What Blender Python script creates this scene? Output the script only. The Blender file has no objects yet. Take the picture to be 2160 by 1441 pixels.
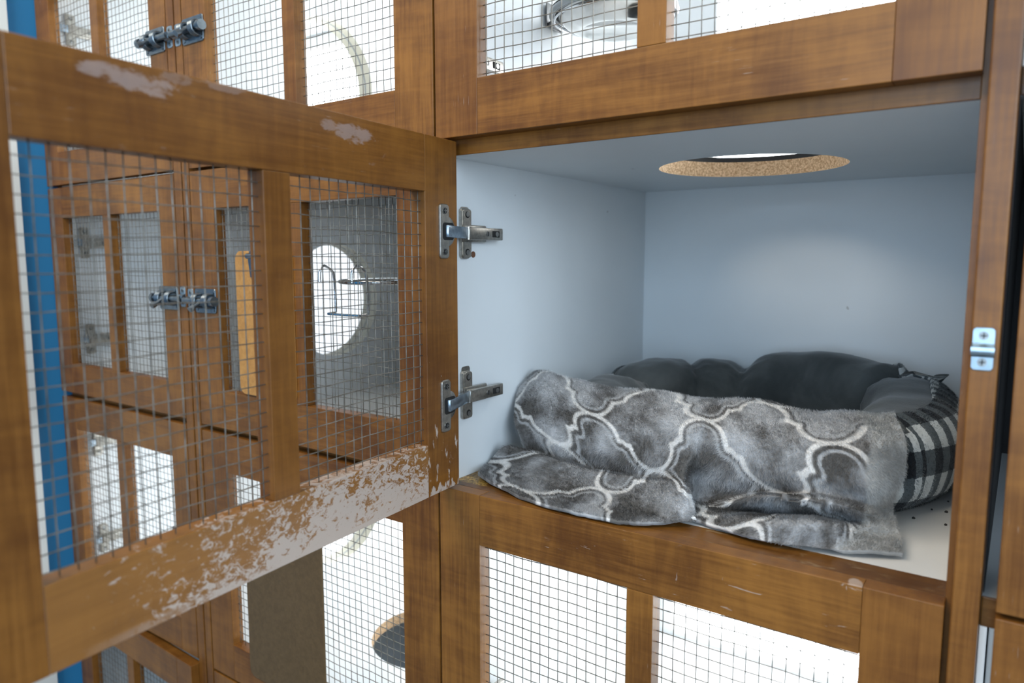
WORLD=.17; EXPO=0.0
LIGHTS=[('room_panel_light',(-.25,-1.0,2.70),(.2,-.1,1.0),1.6,46,(1,.87,.70),.9),
        ('added_blue_front_fill',(.75,-2.9,1.62),(.3,.3,1.2),1.4,40,(.58,.78,1.0)),  # added blue fill from the camera side to brighten the open pen
        ('daylight_from_room_window',(2.35,-1.2,1.75),(0,-.1,1.15),1.3,46,(.70,.85,1.0))]
PW=6.0; PD=.95
import bpy, bmesh, math, random
import numpy as np
from mathutils import Vector, Matrix, noise
random.seed(7); rng = np.random.default_rng(7)
sc = bpy.context.scene; COL = sc.collection
Z0 = 1.0          # the middle shelf stands one metre above the floor
PI = math.pi

# ------------------------------------------------------------------ helpers
def link(o, parent=None):
    COL.objects.link(o)
    if parent is not None: o.parent = parent
    return o
def tag(o, label=None, cat=None, group=None, kind=None):
    if label: o['label'] = label
    if cat: o['category'] = cat
    if group: o['group'] = group
    if kind: o['kind'] = kind
    return o
def empty(name, loc=(0,0,0), rz=0, parent=None):
    o = bpy.data.objects.new(name, None); o.empty_display_size = .05
    o.location = loc; o.rotation_euler = (0,0,rz)
    return link(o, parent)
class MB:
    def __init__(s): s.v=[]; s.f=[]; s.m=[]; s.sm=[]
    def add(s, vs, fs, mi=0, smooth=False):
        b=len(s.v); s.v += [tuple(map(float,p)) for p in vs]
        for f in fs: s.f.append([b+i for i in f]); s.m.append(mi); s.sm.append(smooth)
    def box(s, x, y, z, mi=0, bev=0.0, mat=None):
        bm=bmesh.new(); bmesh.ops.create_cube(bm,size=1)
        for v in bm.verts: v.co=Vector((x[0]+(v.co.x+.5)*(x[1]-x[0]), y[0]+(v.co.y+.5)*(y[1]-y[0]), z[0]+(v.co.z+.5)*(z[1]-z[0])))
        if bev>0: bmesh.ops.bevel(bm,geom=list(bm.edges),offset=bev,segments=2,profile=.5,affect='EDGES')
        s.bm(bm,mi,mat)
    def bm(s, bm, mi=0, mat=None, smooth=False):
        bm.verts.index_update()
        vs=[(mat@v.co if mat else v.co) for v in bm.verts]
        s.add(vs,[[v.index for v in f.verts] for f in bm.faces],mi,smooth); bm.free()
    def tube(s, pts, r, n=8, mi=0, closed=False, cap=True, smooth=True):
        pts=[Vector(p) for p in pts]; N=len(pts); vs=[]; fs=[]
        up=None
        for i,p in enumerate(pts):
            a=pts[(i-1)%N] if (closed or i>0) else p; b=pts[(i+1)%N] if (closed or i<N-1) else p
            t=(b-a).normalized()
            if up is None:
                up=Vector((0,0,1)) if abs(t.z)<.9 else Vector((1,0,0))
            sd=t.cross(up).normalized(); up=sd.cross(t).normalized()
            rr=r[i] if isinstance(r,(list,tuple)) else r
            for k in range(n):
                q=2*PI*k/n; vs.append(p+sd*(math.cos(q)*rr)+up*(math.sin(q)*rr))
        for i in range(N if closed else N-1):
            j=(i+1)%N
            for k in range(n): fs.append([i*n+k,i*n+(k+1)%n,j*n+(k+1)%n,j*n+k])
        if cap and not closed: fs.append(list(range(n))[::-1]); fs.append([(N-1)*n+k for k in range(n)])
        s.add(vs,fs,mi,smooth)
    def cyl(s, c, axis, r, h, n=20, mi=0, r2=None, smooth=True):
        c=Vector(c); ax=Vector(axis).normalized(); s.tube([c,c+ax*h],[r,r2 if r2 is not None else r],n,mi,False,True,smooth)
    def lathe(s, prof, c, n=40, mi=0):
        vs=[];fs=[]
        for r,z in prof:
            for k in range(n): vs.append((c[0]+r*math.cos(2*PI*k/n),c[1]+r*math.sin(2*PI*k/n),c[2]+z))
        for i in range(len(prof)-1):
            for k in range(n): fs.append([i*n+k,i*n+(k+1)%n,(i+1)*n+(k+1)%n,(i+1)*n+k])
        s.add(vs,fs,mi,True)
    def build(s, name, mats, parent=None, autosmooth=True):
        me=bpy.data.meshes.new(name); me.from_pydata(s.v,[],s.f)
        for m in (mats if isinstance(mats,(list,tuple)) else [mats]): me.materials.append(m)
        me.polygons.foreach_set('material_index',s.m); me.polygons.foreach_set('use_smooth',s.sm)
        me.update()
        bm=bmesh.new(); bm.from_mesh(me); bmesh.ops.recalc_face_normals(bm,faces=bm.faces); bm.to_mesh(me); bm.free()
        if autosmooth and any(s.sm):
            try: me.set_sharp_from_angle(angle=math.radians(40))
            except Exception: pass
        return link(bpy.data.objects.new(name,me),parent)
def rbox_plate(w, h, t, r, n=6):
    """rounded rectangle plate centred at origin, in XZ, thickness along +Y"""
    pts=[]
    for cx,cz,a0 in ((w/2-r,h/2-r,0),(-w/2+r,h/2-r,90),(-w/2+r,-h/2+r,180),(w/2-r,-h/2+r,270)):
        for k in range(n+1):
            a=math.radians(a0+90*k/n); pts.append((cx+r*math.cos(a),cz+r*math.sin(a)))
    N=len(pts); b=min(t*.35,.0012)
    vs=[];fs=[]
    for (y,ins) in ((0,0),(t-b,0),(t,b)):
        for x,z in pts:
            L=math.hypot(x,z); k=1-ins/max(L,1e-6); vs.append((x*k,y,z*k))
    for i in range(2):
        for k in range(N): fs.append([i*N+k,i*N+(k+1)%N,(i+1)*N+(k+1)%N,(i+1)*N+k])
    fs.append(list(range(N))[::-1]); fs.append([2*N+k for k in range(N)])
    return vs,fs

# ------------------------------------------------------------------ materials
def newmat(name):
    m=bpy.data.materials.new(name); m.use_nodes=True; nt=m.node_tree
    b=nt.nodes['Principled BSDF']; return m,nt,b
def N(nt,t,**kw):
    n=nt.nodes.new(t)
    for k,v in kw.items():
        if k.startswith('i_'):
            key=k[2:]; n.inputs[int(key) if key.isdigit() else key].default_value=v
        else: setattr(n,k,v)
    return n
def simple(name, col, rough=.5, metal=0, spec=.5, **kw):
    m,nt,b=newmat(name); b.inputs['Base Color'].default_value=(*col,1); b.inputs['Roughness'].default_value=rough
    b.inputs['Metallic'].default_value=metal; b.inputs['Specular IOR Level'].default_value=spec
    for k,v in kw.items(): b.inputs[k].default_value=v
    return m
def mth(nt,op,a,b=None,clamp=False):
    n=nt.nodes.new('ShaderNodeMath'); n.operation=op; n.use_clamp=clamp
    for i,q in enumerate((a,b)):
        if q is None: continue
        if isinstance(q,(int,float)): n.inputs[i].default_value=q
        else: nt.links.new(q,n.inputs[i])
    return n.outputs[0]
def sstep(nt,x,a,b):
    n=nt.nodes.new('ShaderNodeMapRange'); n.interpolation_type='SMOOTHSTEP'
    n.inputs[1].default_value=a; n.inputs[2].default_value=b; nt.links.new(x,n.inputs[0]); return n.outputs[0]
def mix(nt,f,a,b):
    n=nt.nodes.new('ShaderNodeMix'); n.data_type='RGBA'
    if isinstance(f,(int,float)): n.inputs[0].default_value=f
    else: nt.links.new(f,n.inputs[0])
    for i,q in ((6,a),(7,b)):
        if isinstance(q,tuple): n.inputs[i].default_value=(*q[:3],1)
        else: nt.links.new(q,n.inputs[i])
    return n.outputs[2]
def noise_tex(nt,vec,scale,detail=4,rough=.55,dist=0):
    n=N(nt,'ShaderNodeTexNoise'); n.inputs['Scale'].default_value=scale; n.inputs['Detail'].default_value=detail
    n.inputs['Roughness'].default_value=rough; n.inputs['Distortion'].default_value=dist
    if vec is not None: nt.links.new(vec,n.inputs['Vector'])
    return n.outputs['Fac']
def mapping(nt,vec,scale=(1,1,1),loc=(0,0,0)):
    n=N(nt,'ShaderNodeMapping'); n.inputs['Scale'].default_value=scale; n.inputs['Location'].default_value=loc
    nt.links.new(vec,n.inputs['Vector']); return n.outputs[0]

def wood(name, grain='x', wear=None, tint=1.0):
    m,nt,b=newmat(name); L=nt.links
    tc=N(nt,'ShaderNodeTexCoord'); oi=N(nt,'ShaderNodeObjectInfo')
    off=N(nt,'ShaderNodeVectorMath',operation='MULTIPLY_ADD')
    off.inputs[0].default_value=(1,1,1)
    cmb=N(nt,'ShaderNodeCombineXYZ'); r1=mth(nt,'MULTIPLY',oi.outputs['Random'],37.0); r2=mth(nt,'MULTIPLY',oi.outputs['Random'],91.0)
    L.new(r1,cmb.inputs[0]); L.new(r2,cmb.inputs[1]); L.new(r1,cmb.inputs[2])
    add=N(nt,'ShaderNodeVectorMath',operation='ADD'); L.new(tc.outputs['Object'],add.inputs[0]); L.new(cmb.outputs[0],add.inputs[1])
    nt.nodes.remove(off); P=add.outputs[0]
    s=(1,9,9) if grain=='x' else ((9,9,1) if grain=='z' else (9,1,9))
    st=mapping(nt,P,s)
    fine=noise_tex(nt,mapping(nt,P,tuple(a*1.0 if a==1 else a*3 for a in s)),9,6,.65,.2)
    blot=noise_tex(nt,mapping(nt,P,tuple(a if a==1 else a*.5 for a in s)),4.5,4,.6,.8)
    big=noise_tex(nt,P,8,5,.62,.5)
    curl=noise_tex(nt,mapping(nt,P,tuple(9 if a==1 else 1.6 for a in s)),5,4,.62,.7)
    pores=noise_tex(nt,mapping(nt,P,tuple(a*3 if a==1 else a*14 for a in s)),16,2,.5)
    v=mth(nt,'ADD',mth(nt,'MULTIPLY',fine,.30),mth(nt,'ADD',mth(nt,'MULTIPLY',blot,.27),mth(nt,'ADD',mth(nt,'MULTIPLY',big,.36),mth(nt,'MULTIPLY',curl,.24))))
    f=sstep(nt,v,.43,.75)
    c=mix(nt,f,(.112*tint,.039*tint,.0055*tint),(.310*tint,.128*tint,.022*tint))
    pm=sstep(nt,pores,.62,.74)
    c=mix(nt,mth(nt,'MULTIPLY',pm,.35),c,(.10,.035,.008))
    tone=mth(nt,'MULTIPLY',oi.outputs['Random'],.35)
    c=mix(nt,tone,c,(.15,.05,.0095))
    # small bright scratches everywhere
    sc1=noise_tex(nt,mapping(nt,P,tuple(a*2 if a==1 else a*5 for a in s)),24,2,.5,.1)
    patch=sstep(nt,noise_tex(nt,P,16,2),.52,.66)
    scm=mth(nt,'MULTIPLY',sstep(nt,sc1,.70,.76),patch)
    mask=mth(nt,'MULTIPLY',scm,.35)
    wearcol=(.60,.52,.46)
    if wear:
        sep=N(nt,'ShaderNodeSeparateXYZ'); L.new(tc.outputs['Object'],sep.inputs[0]); X,Y,Z=sep.outputs
        if wear=='rail':     # worn, pale, flaking bottom rail of the open door
            cov=mth(nt,'MULTIPLY',sstep(nt,X,.56,.20),.150)
            cov=mth(nt,'ADD',cov,mth(nt,'MULTIPLY',mth(nt,'MULTIPLY',sstep(nt,Z,.060,.0),sstep(nt,X,.50,.30)),.065))
            cov=mth(nt,'SUBTRACT',cov,mth(nt,'MULTIPLY',sstep(nt,X,.14,.07),.055))
            lowf=noise_tex(nt,P,22,3,.6,.3)
            n1=noise_tex(nt,mapping(nt,P,(1.0,1,1.5)),105,8,.72,.9)
            nn=mth(nt,'ADD',mth(nt,'MULTIPLY',n1,.72),mth(nt,'MULTIPLY',lowf,.28))
            w=sstep(nt,mth(nt,'ADD',nn,cov),.615,.675)
            edge=mth(nt,'MULTIPLY',sstep(nt,Z,.009,.004),sstep(nt,noise_tex(nt,P,70,4),.36,.5))
            w=mth(nt,'MAXIMUM',w,mth(nt,'MULTIPLY',edge,sstep(nt,X,.5,.3)))
            mask=mth(nt,'MAXIMUM',mask,mth(nt,'MULTIPLY',w,.72))
            c=mix(nt,.35,c,(.42,.20,.06))
        if wear=='stile':    # flecks low on the hinge stile
            n1=noise_tex(nt,mapping(nt,P,(1,1,.32)),150,4,.6,.4)
            cov=mth(nt,'ADD',mth(nt,'MULTIPLY',sstep(nt,Z,.26,.0),.15),mth(nt,'MULTIPLY',sstep(nt,Z,.02,.0),.16))
            w=sstep(nt,mth(nt,'ADD',n1,cov),.74,.79); mask=mth(nt,'MAXIMUM',mask,mth(nt,'MULTIPLY',w,.7))
        if wear=='patch':    # bare, smeared spots along the top rail
            n1=noise_tex(nt,mapping(nt,P,(.6,1,1.3)),120,8,.72,.6)
            acc=None
            for (cx,cz,rx,rz,aa) in ((.428,.411,.016,.006,.8),(.400,.409,.022,.007,.8),(.372,.418,.012,.004,.4),(.214,.409,.010,.005,.6),(.180,.406,.024,.008,.75),(.33,.42,.02,.003,.4)):
                dx=mth(nt,'DIVIDE',mth(nt,'SUBTRACT',X,cx),rx); dz=mth(nt,'DIVIDE',mth(nt,'SUBTRACT',Z,cz),rz)
                d=mth(nt,'ADD',mth(nt,'MULTIPLY',dx,dx),mth(nt,'MULTIPLY',dz,dz))
                g=mth(nt,'MULTIPLY',sstep(nt,mth(nt,'ADD',mth(nt,'MULTIPLY',sstep(nt,d,2.6,0),.34),n1),.62,.80),aa)
                acc=g if acc is None else mth(nt,'MAXIMUM',acc,g)
            mask=mth(nt,'MAXIMUM',mask,mth(nt,'MULTIPLY',acc,.52)); wearcol=(.50,.42,.40)
        if wear=='scratch':  # claw marks on the rail under the ledge
            n1=noise_tex(nt,mapping(nt,P,(1.3,1,7)),26,4,.6,.8); n2=noise_tex(nt,mapping(nt,P,(6,1,1.2)),30,3,.6,.5)
            pa=sstep(nt,noise_tex(nt,P,14,2),.46,.62)
            w=mth(nt,'MULTIPLY',mth(nt,'MAXIMUM',sstep(nt,n1,.66,.71),sstep(nt,n2,.70,.74)),pa)
            mask=mth(nt,'MAXIMUM',mask,mth(nt,'MULTIPLY',w,.42))
        if wear=='edge':
            n1=noise_tex(nt,mapping(nt,P,(1,2,1)),40,5,.6,.8)
            w=sstep(nt,n1,.55,.72); mask=mth(nt,'MAXIMUM',mask,mth(nt,'MULTIPLY',w,.5)); wearcol=(.36,.25,.13)
    c=mix(nt,mask,c,wearcol)
    if wear=='edge':         # laminate broken away to gold chipboard at the hinge corner
        gold=mix(nt,sstep(nt,noise_tex(nt,P,260,4,.7),.38,.62),(.14,.065,.010),(.55,.32,.06))
        j=mth(nt,'ADD',sstep(nt,X,.075,.0),mth(nt,'MULTIPLY',noise_tex(nt,P,75,5,.65),.8))
        c=mix(nt,mth(nt,'MULTIPLY',sstep(nt,j,.72,.80),sstep(nt,Y,.030,.036)),c,gold)
        dirt=mth(nt,'MULTIPLY',sstep(nt,X,.045,.005),sstep(nt,noise_tex(nt,mapping(nt,P,(1,1,1)),110,5,.7),.50,.62))
        c=mix(nt,mth(nt,'MULTIPLY',dirt,.75),c,(.02,.014,.008))
    L.new(c,b.inputs['Base Color'])
    ro=mth(nt,'ADD',mth(nt,'MULTIPLY',mask,.3),mth(nt,'ADD',mth(nt,'MULTIPLY',fine,.18),.30)); L.new(ro,b.inputs['Roughness'])
    b.inputs['Specular IOR Level'].default_value=.42
    bp=N(nt,'ShaderNodeBump'); bp.inputs['Strength'].default_value=.10; bp.inputs['Distance'].default_value=.0006
    L.new(mth(nt,'SUBTRACT',fine,mth(nt,'MULTIPLY',mask,.6)),bp.inputs['Height']); L.new(bp.outputs[0],b.inputs['Normal'])
    return m
WX=wood('stained_maple_across','x'); WZ=wood('stained_maple_upright','z')
W_RAIL=wood('worn_maple_rail','x','rail',1.05); W_STILE=wood('flecked_maple_stile','z','stile'); W_PATCH=wood('smeared_maple_rail','x','patch',1.1)
W_SCR=wood('scratched_maple_rail','x','scratch'); W_EDGE=wood('scuffed_maple_edging','x','edge',.72)
W_PALE=wood('pale_maple_inner','z',None,1.0)

def melamine(name, col, chip=False):
    m,nt,b=newmat(name); tc=N(nt,'ShaderNodeTexCoord'); P=tc.outputs['Object']
    n=noise_tex(nt,P,6,3); c=mix(nt,sstep(nt,n,.3,.7),tuple(k*.97 for k in col),col)
    sp=sstep(nt,noise_tex(nt,P,55,1),.80,.83)
    c=mix(nt,mth(nt,'MULTIPLY',sp,.5),c,(.25,.22,.2))
    if chip:
        sep=N(nt,'ShaderNodeSeparateXYZ'); nt.links.new(P,sep.inputs[0]); X,Y,Z=sep.outputs
        d=mth(nt,'MAXIMUM',sstep(nt,X,.085,.0),0.0); e=sstep(nt,Y,.125,.055)
        jag=mth(nt,'ADD',mth(nt,'MULTIPLY',mth(nt,'MULTIPLY',d,e),.62),mth(nt,'MULTIPLY',noise_tex(nt,P,75,5,.65),.42))
        cm=sstep(nt,jag,.42,.45)
        gold=mix(nt,sstep(nt,noise_tex(nt,P,260,4,.7),.38,.62),(.16,.075,.012),(.52,.30,.06))
        c=mix(nt,cm,c,gold)
        gr=mth(nt,'MULTIPLY',sstep(nt,mth(nt,'ADD',mth(nt,'ABSOLUTE',X),mth(nt,'MULTIPLY',noise_tex(nt,P,120,3),.02)),.03,.012),sstep(nt,Y,.09,.05))
        c=mix(nt,mth(nt,'MULTIPLY',gr,.7),c,(.03,.02,.01))
        bp=N(nt,'ShaderNodeBump'); bp.inputs['Strength'].default_value=.5; bp.inputs['Distance'].default_value=.001
        nt.links.new(mth(nt,'SUBTRACT',mth(nt,'MULTIPLY',noise_tex(nt,P,260,4,.7),cm),cm),bp.inputs['Height']); nt.links.new(bp.outputs[0],b.inputs['Normal'])
    nt.links.new(c,b.inputs['Base Color']); b.inputs['Roughness'].default_value=.38; b.inputs['Specular IOR Level'].default_value=.4
    return m
WHITE=melamine('white_melamine',(.76,.79,.80)); WHITE_FLOOR=melamine('white_melamine_chipped',(.80,.78,.74),True)
GREYL=melamine('dimmed_melamine',(.40,.39,.38)); BLACKL=simple('liner_and_shade_black',(.012,.012,.013),.7)  # both put pen shade into colour; the black also makes the hole liner
def particle():
    m,nt,b=newmat('particleboard'); P=N(nt,'ShaderNodeTexCoord').outputs['Object']
    c=mix(nt,sstep(nt,noise_tex(nt,P,330,5,.75),.36,.64),(.36,.21,.10),(.78,.56,.35)); nt.links.new(c,b.inputs['Base Color']); b.inputs['Roughness'].default_value=.9
    return m
PART=particle(); CREAM=simple('cream_edge',(.72,.68,.56),.6)
def metal(name,col,rough,nscale=200,spots=0.0):
    m,nt,b=newmat(name); P=N(nt,'ShaderNodeTexCoord').outputs['Object']; n=noise_tex(nt,P,nscale,4)
    c=mix(nt,sstep(nt,n,.35,.7),tuple(k*.75 for k in col),col)
    if spots: c=mix(nt,mth(nt,'MULTIPLY',sstep(nt,noise_tex(nt,P,420,2),.66,.7),spots),c,(.05,.035,.02))
    nt.links.new(c,b.inputs['Base Color']); b.inputs['Metallic'].default_value=1; b.inputs['Roughness'].default_value=rough
    return m
NICKEL=metal('satin_nickel',(.50,.47,.42),.33,200,.6); LINKM=metal('blued_link',(.42,.50,.58),.25,150,.5); SCREW=metal('screw_steel',(.38,.38,.37),.35); DARKHOLE=simple('dark_hole',(.01,.009,.008),.8)
ZINC=metal('zinc_bolt',(.26,.30,.33),.35,90); STRIKE=metal('strike_steel',(.45,.55,.62),.3,60); CHROME=metal('chrome_wire',(.72,.73,.74),.12,30)
STEEL=metal('stainless_bowl',(.78,.77,.75),.16,20)
def wiremat():
    m,nt,b=newmat('galvanised_wire'); P=N(nt,'ShaderNodeTexCoord').outputs['Object']
    c=mix(nt,sstep(nt,noise_tex(nt,P,60,4),.35,.7),(.15,.132,.106),(.31,.285,.245)); nt.links.new(c,b.inputs['Base Color'])
    b.inputs['Metallic'].default_value=.55; b.inputs['Roughness'].default_value=.42; return m
WIRE=wiremat()
def pane(name,col,s):
    m,nt,b=newmat(name); b.inputs['Base Color'].default_value=(.9,.9,.9,1); b.inputs['Roughness'].default_value=.6
    b.inputs['Emission Color'].default_value=(*col,1); b.inputs['Emission Strength'].default_value=s; return m
PANE=pane('daylit_frosted_glass',(.93,.97,1.0),PW); PANE_DIM=pane('dim_frosted_glass',(.90,.95,1.0),PD)
FRAMEW=simple('white_window_frame',(.8,.8,.79),.45)
def paint(name,c):
    m,nt,b=newmat(name); P=N(nt,'ShaderNodeTexCoord').outputs['Object']
    cc=mix(nt,noise_tex(nt,P,5,3),tuple(k*.93 for k in c),c); nt.links.new(cc,b.inputs['Base Color']); b.inputs['Roughness'].default_value=.55
    bp=N(nt,'ShaderNodeBump'); bp.inputs['Strength'].default_value=.05; nt.links.new(noise_tex(nt,P,300,3),bp.inputs['Height']); nt.links.new(bp.outputs[0],b.inputs['Normal']); return m
BLUE=paint('blue_wall_paint',(.018,.19,.40)); OFFW=paint('white_trim_paint',(.72,.72,.68)); CEILM=paint('ceiling_paint',(.8,.8,.78))
def boardmat(name,a,bb):
    m,nt,b=newmat(name); P=N(nt,'ShaderNodeTexCoord').outputs['Object']
    c=mix(nt,sstep(nt,noise_tex(nt,P,120,5,.7),.3,.7),a,bb); nt.links.new(c,b.inputs['Base Color']); b.inputs['Roughness'].default_value=.5; return m
HARDB=boardmat('tan_hardboard',(.44,.20,.045),(.56,.28,.075)); HARDD=boardmat('shaded_hardboard',(.10,.058,.02),(.135,.08,.03))  # second one is the same hardboard with backlit shade put into its colour
def floormat():
    m,nt,b=newmat('vinyl_floor'); P=N(nt,'ShaderNodeTexCoord').outputs['Object']
    c=mix(nt,noise_tex(nt,P,12,5),(.22,.21,.2),(.32,.31,.29)); nt.links.new(c,b.inputs['Base Color']); b.inputs['Roughness'].default_value=.35; return m
# ------------------------------------------------------------------ cabinet doors
H=.431                                   # pitch of the shelves
def board(name,x,y,z,m,parent,bev=.0007):
    mb=MB(); mb.box(x,y,z,0,bev); return mb.build(name,m,parent)
def wire_mesh(parent,x,z,y=.0125,seed=0,ph=(0.004,.005)):
    mb=MB(); r=.00054; sp=.0127; rr=random.Random(seed)
    e=.004
    k=0; X=x[0]+ph[0]
    while X<x[1]:
        nseg=10; a=rr.uniform(-1,1)*.0006; pts=[]
        for i in range(nseg+1):
            t=i/nseg; zz=z[0]-e+(z[1]-z[0]+2*e)*t
            pts.append((X+.0007*noise.noise((X*40,zz*22,seed))+a*math.sin(t*PI),y-r*.9,zz))
        mb.tube(pts,r,6); X+=sp
    Zz=z[0]+ph[1]
    while Zz<z[1]:
        pts=[]; nseg=12
        for i in range(nseg+1):
            t=i/nseg; xx=x[0]-e+(x[1]-x[0]+2*e)*t
            pts.append((xx,y+r*.9,Zz+.0011*noise.noise((xx*30,Zz*40,seed+5))+.0004*math.sin(t*9+seed)))
        mb.tube(pts,r,6); Zz+=sp
    return mb.build('wire_mesh',WIRE,parent,False)

def hinge_mesh(open_):
    """concealed hinge; origin = middle of the hinge on the door's hinge edge (door-local x=0,y=.02,z=0); for the open one the
    frame-side pieces are given in the same local frame, turned by the open angle."""
    mb=MB()
    # cup plate on the inner face (inner face is y=0 here, y grows out of the door)
    vs,fs=rbox_plate(.0175,.064,.0028,.004); mb.add([(a+.0295,b_,c) for a,b_,c in vs],fs,0)
    # half cup
    n=24; vs=[];fs=[]
    for yy,rr in ((0,.0178),(.0016,.0178),(.0022,.0168)):
        for k in range(n+1):
            a=-PI/2+PI*k/n; vs.append((.0235-rr*math.cos(a)*.95,yy,rr*math.sin(a)))
    for i in range(2):
        for k in range(n): fs.append([i*(n+1)+k,i*(n+1)+k+1,(i+1)*(n+1)+k+1,(i+1)*(n+1)+k])
    fs.append([2*(n+1)+k for k in range(n+1)]); mb.add(vs,fs,0,False)
    vs,fs=rbox_plate(.0225,.0205,.0006,.004); mb.add([(a+.0225,b_+.0026,c) for a,b_,c in vs],fs,3)
    for s in (-1,1):
        mb.cyl((.0295,.0026,s*.024),(0,1,0),.0042,.0009,16,2); mb.cyl((.0295,.0033,s*.024),(0,1,0),.0033,.0008,16,3)
        mb.box((.0270,.0320),(.0039,.0044),(s*.024-.0006,s*.024+.0006),2); mb.box((.0289,.0301),(.0039,.0044),(s*.024-.0025,s*.024+.0025),2)
    return mb
def hinge_arm(mb,A,B,wall_n,depth_dir,link_from):
    """A: start of arm on the wall, B: end; wall_n away from wall; adds plate, arm, link. all Vectors"""
    ax=(B-A).normalized(); up=Vector((0,0,1)); nrm=wall_n
    M=Matrix((ax,nrm,up)).transposed().to_4x4()
    def T(p): return A+ax*p[0]+nrm*p[1]+up*p[2]
    def addbox(x,y,z,mi,bev=.0008):
        t=MB(); t.box(x,y,z,0,bev); mb.add([T(p) for p in t.v],t.f,mi)
    vs,fs=rbox_plate(.0175,.064,.0050,.004); mb.add([T((a+.011,b_,c)) for a,b_,c in vs],fs,0)
    vs,fs=rbox_plate(.0150,.0615,.0022,.003); mb.add([T((a+.0118,b_+.0048,c)) for a,b_,c in vs],fs,0)
    addbox((.0,.050),(.004,.0085),(-.011,.011),0,.002)
    L=(B-A).length
    addbox((.004,L),(.0085,.0165),(-.0078,.0078),0,.0012)
    addbox((L-.024,L-.008),(.0158,.0168),(-.0042,.0042),3,.0004)
    c=T((L-.014,.0160,0)); mb.cyl(c,nrm,.0034,.0013,14,2)
    c=T((L-.034,.0162,0)); mb.cyl(c,nrm,.0034,.0012,14,2)
    p=T((L-.034,.0175,0)); 
    addbox((L-.0346,L-.0334),(.0173,.0177),(-.003,.003),3,0)
    for s in (-1,1):
        c=T((.0112,.0066,s*.0235)); mb.cyl(c,nrm,.0042,.0007,16,3); c=T((.0112,.0070,s*.0242)); mb.cyl(c,nrm,.0032,.0010,14,2)
    # link from cup to arm
    Q=T((.006,.0125,0)); D=Q-link_from; d=D.normalized(); n2=up.cross(d).normalized()
    t=MB(); t.box((0,D.length),(-.0016,.0050),(-.0072,.0072),0,.0008); mb.add([link_from+d*p[0]+n2*p[1]+up*p[2] for p in t.v],t.f,1)
    mb.cyl(Q-up*.0082,up,.0036,.0164,14,0)
HM=[NICKEL,LINKM,SCREW,DARKHOLE]
th=1.48204                                  # the open door stands at 85 degrees
def to_local(p,org,ang):                    # world -> door-local
    d=Vector(p)-Vector(org); return Vector((d.x*math.cos(ang)-d.y*math.sin(ang),d.x*math.sin(ang)+d.y*math.cos(ang),d.z))
# closed-hinge prototype meshes are shared
def closed_hinge(parent,zc,flip,W,wall_off=-.002):
    mb=hinge_mesh(False)
    # door-local: inner face y=.02 ; panel wall at local x=wall_off
    A=Vector((wall_off,.045-.02,0)); B=A+Vector((0,.075,0))
    hinge_arm(mb,A,B,Vector((1,0,0)),None,Vector((.024,.001,0)))
    if flip: mb.v=[(W-x,y,z) for x,y,z in mb.v]
    o=mb.build('hinge',HM,parent); o.location=(0,.02,zc); return o
def barrel_bolt(parent,xc,zc,s):
    """s=+1: bolt shoots towards +x"""
    mb=MB()
    vs,fs=rbox_plate(.058,.040,.002,.004); mb.add([(x+xc,-b,z+zc) for x,b,z in vs],fs,0)
    bx=lambda a,b,y,z,bev=.0006: mb.box((xc+min(s*a,s*b),xc+max(s*a,s*b)),y,(zc+z[0],zc+z[1]),0,bev)
    for a in (-.015,.015):
        pts=[(xc+s*a,-.002,zc-.011),(xc+s*a,-.010,zc-.0095),(xc+s*a,-.0145,zc-.005),(xc+s*a,-.0155,zc),(xc+s*a,-.0145,zc+.005),(xc+s*a,-.010,zc+.0095),(xc+s*a,-.002,zc+.011)]
        for dx in (-.004,0,.004): mb.tube([(p[0]+dx,p[1],p[2]) for p in pts],.0022,8)
    mb.cyl((xc-s*.032,-.009,zc),(s,0,0),.0050,.082,16)
    mb.cyl((xc-s*.038,-.009,zc),(s,0,0),.0078,.008,18)
    mb.cyl((xc-s*.002,-.009,zc),(0,-1,-.6),.0030,.020,12); mb.cyl((xc-s*.002,-.024,zc-.009),(0,-1,-.6),.0050,.008,14)
    for a in (-.023,.023):
        for b in (-.014,.014): mb.cyl((xc+a,-.0018,zc+b),(0,-1,0),.0030,.0012,12)
    return mb.build('barrel_bolt',ZINC,parent)

def door(parent,name,loc,rz,W,Ht,win,rail=(.0634,.0634),mats=None,hinge='L',bolt=True,hinges=True,seed=0,wall_off=-.002,label=None,t=.02):
    """win: ((x0,x1),(x2,x3)) window spans in door-local x"""
    d=empty(name,loc,rz,parent)
    if label: d['label']=label
    mt=dict(top=WX,bottom=WX,left=WZ,right=WZ,mullion=WZ)
    if mats: mt.update(mats)
    zb,zt=rail[0],Ht-rail[1]; (x0,x1),(x2,x3)=win; g=.0002
    board('stile',(0,x0),(0,t),(0,Ht),mt['left'],d); board('stile',(x3,W),(0,t),(0,Ht),mt['right'],d)
    board('rail',(x0+g,x3-g),(0,t),(0,zb),mt['bottom'],d); board('rail',(x0+g,x3-g),(0,t),(zt,Ht),mt['top'],d)
    board('mullion',(x1,x2),(0,t),(zb+g,zt-g),mt['mullion'],d)
    wire_mesh(d,(x0,x1),(zb,zt),.0125,seed,(.0035+.001*(seed%4),.006)); wire_mesh(d,(x2,x3),(zb,zt),.0125,seed+50,(.0045+.001*(seed%3),.006))
    if hinges:
        for zz in (.105,Ht-.107): closed_hinge(d,zz,hinge=='R',W,wall_off)
    if bolt: barrel_bolt(d,(W-.031) if hinge=='L' else .031,Ht*.5,1 if hinge=='L' else -1)
    return d

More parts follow.
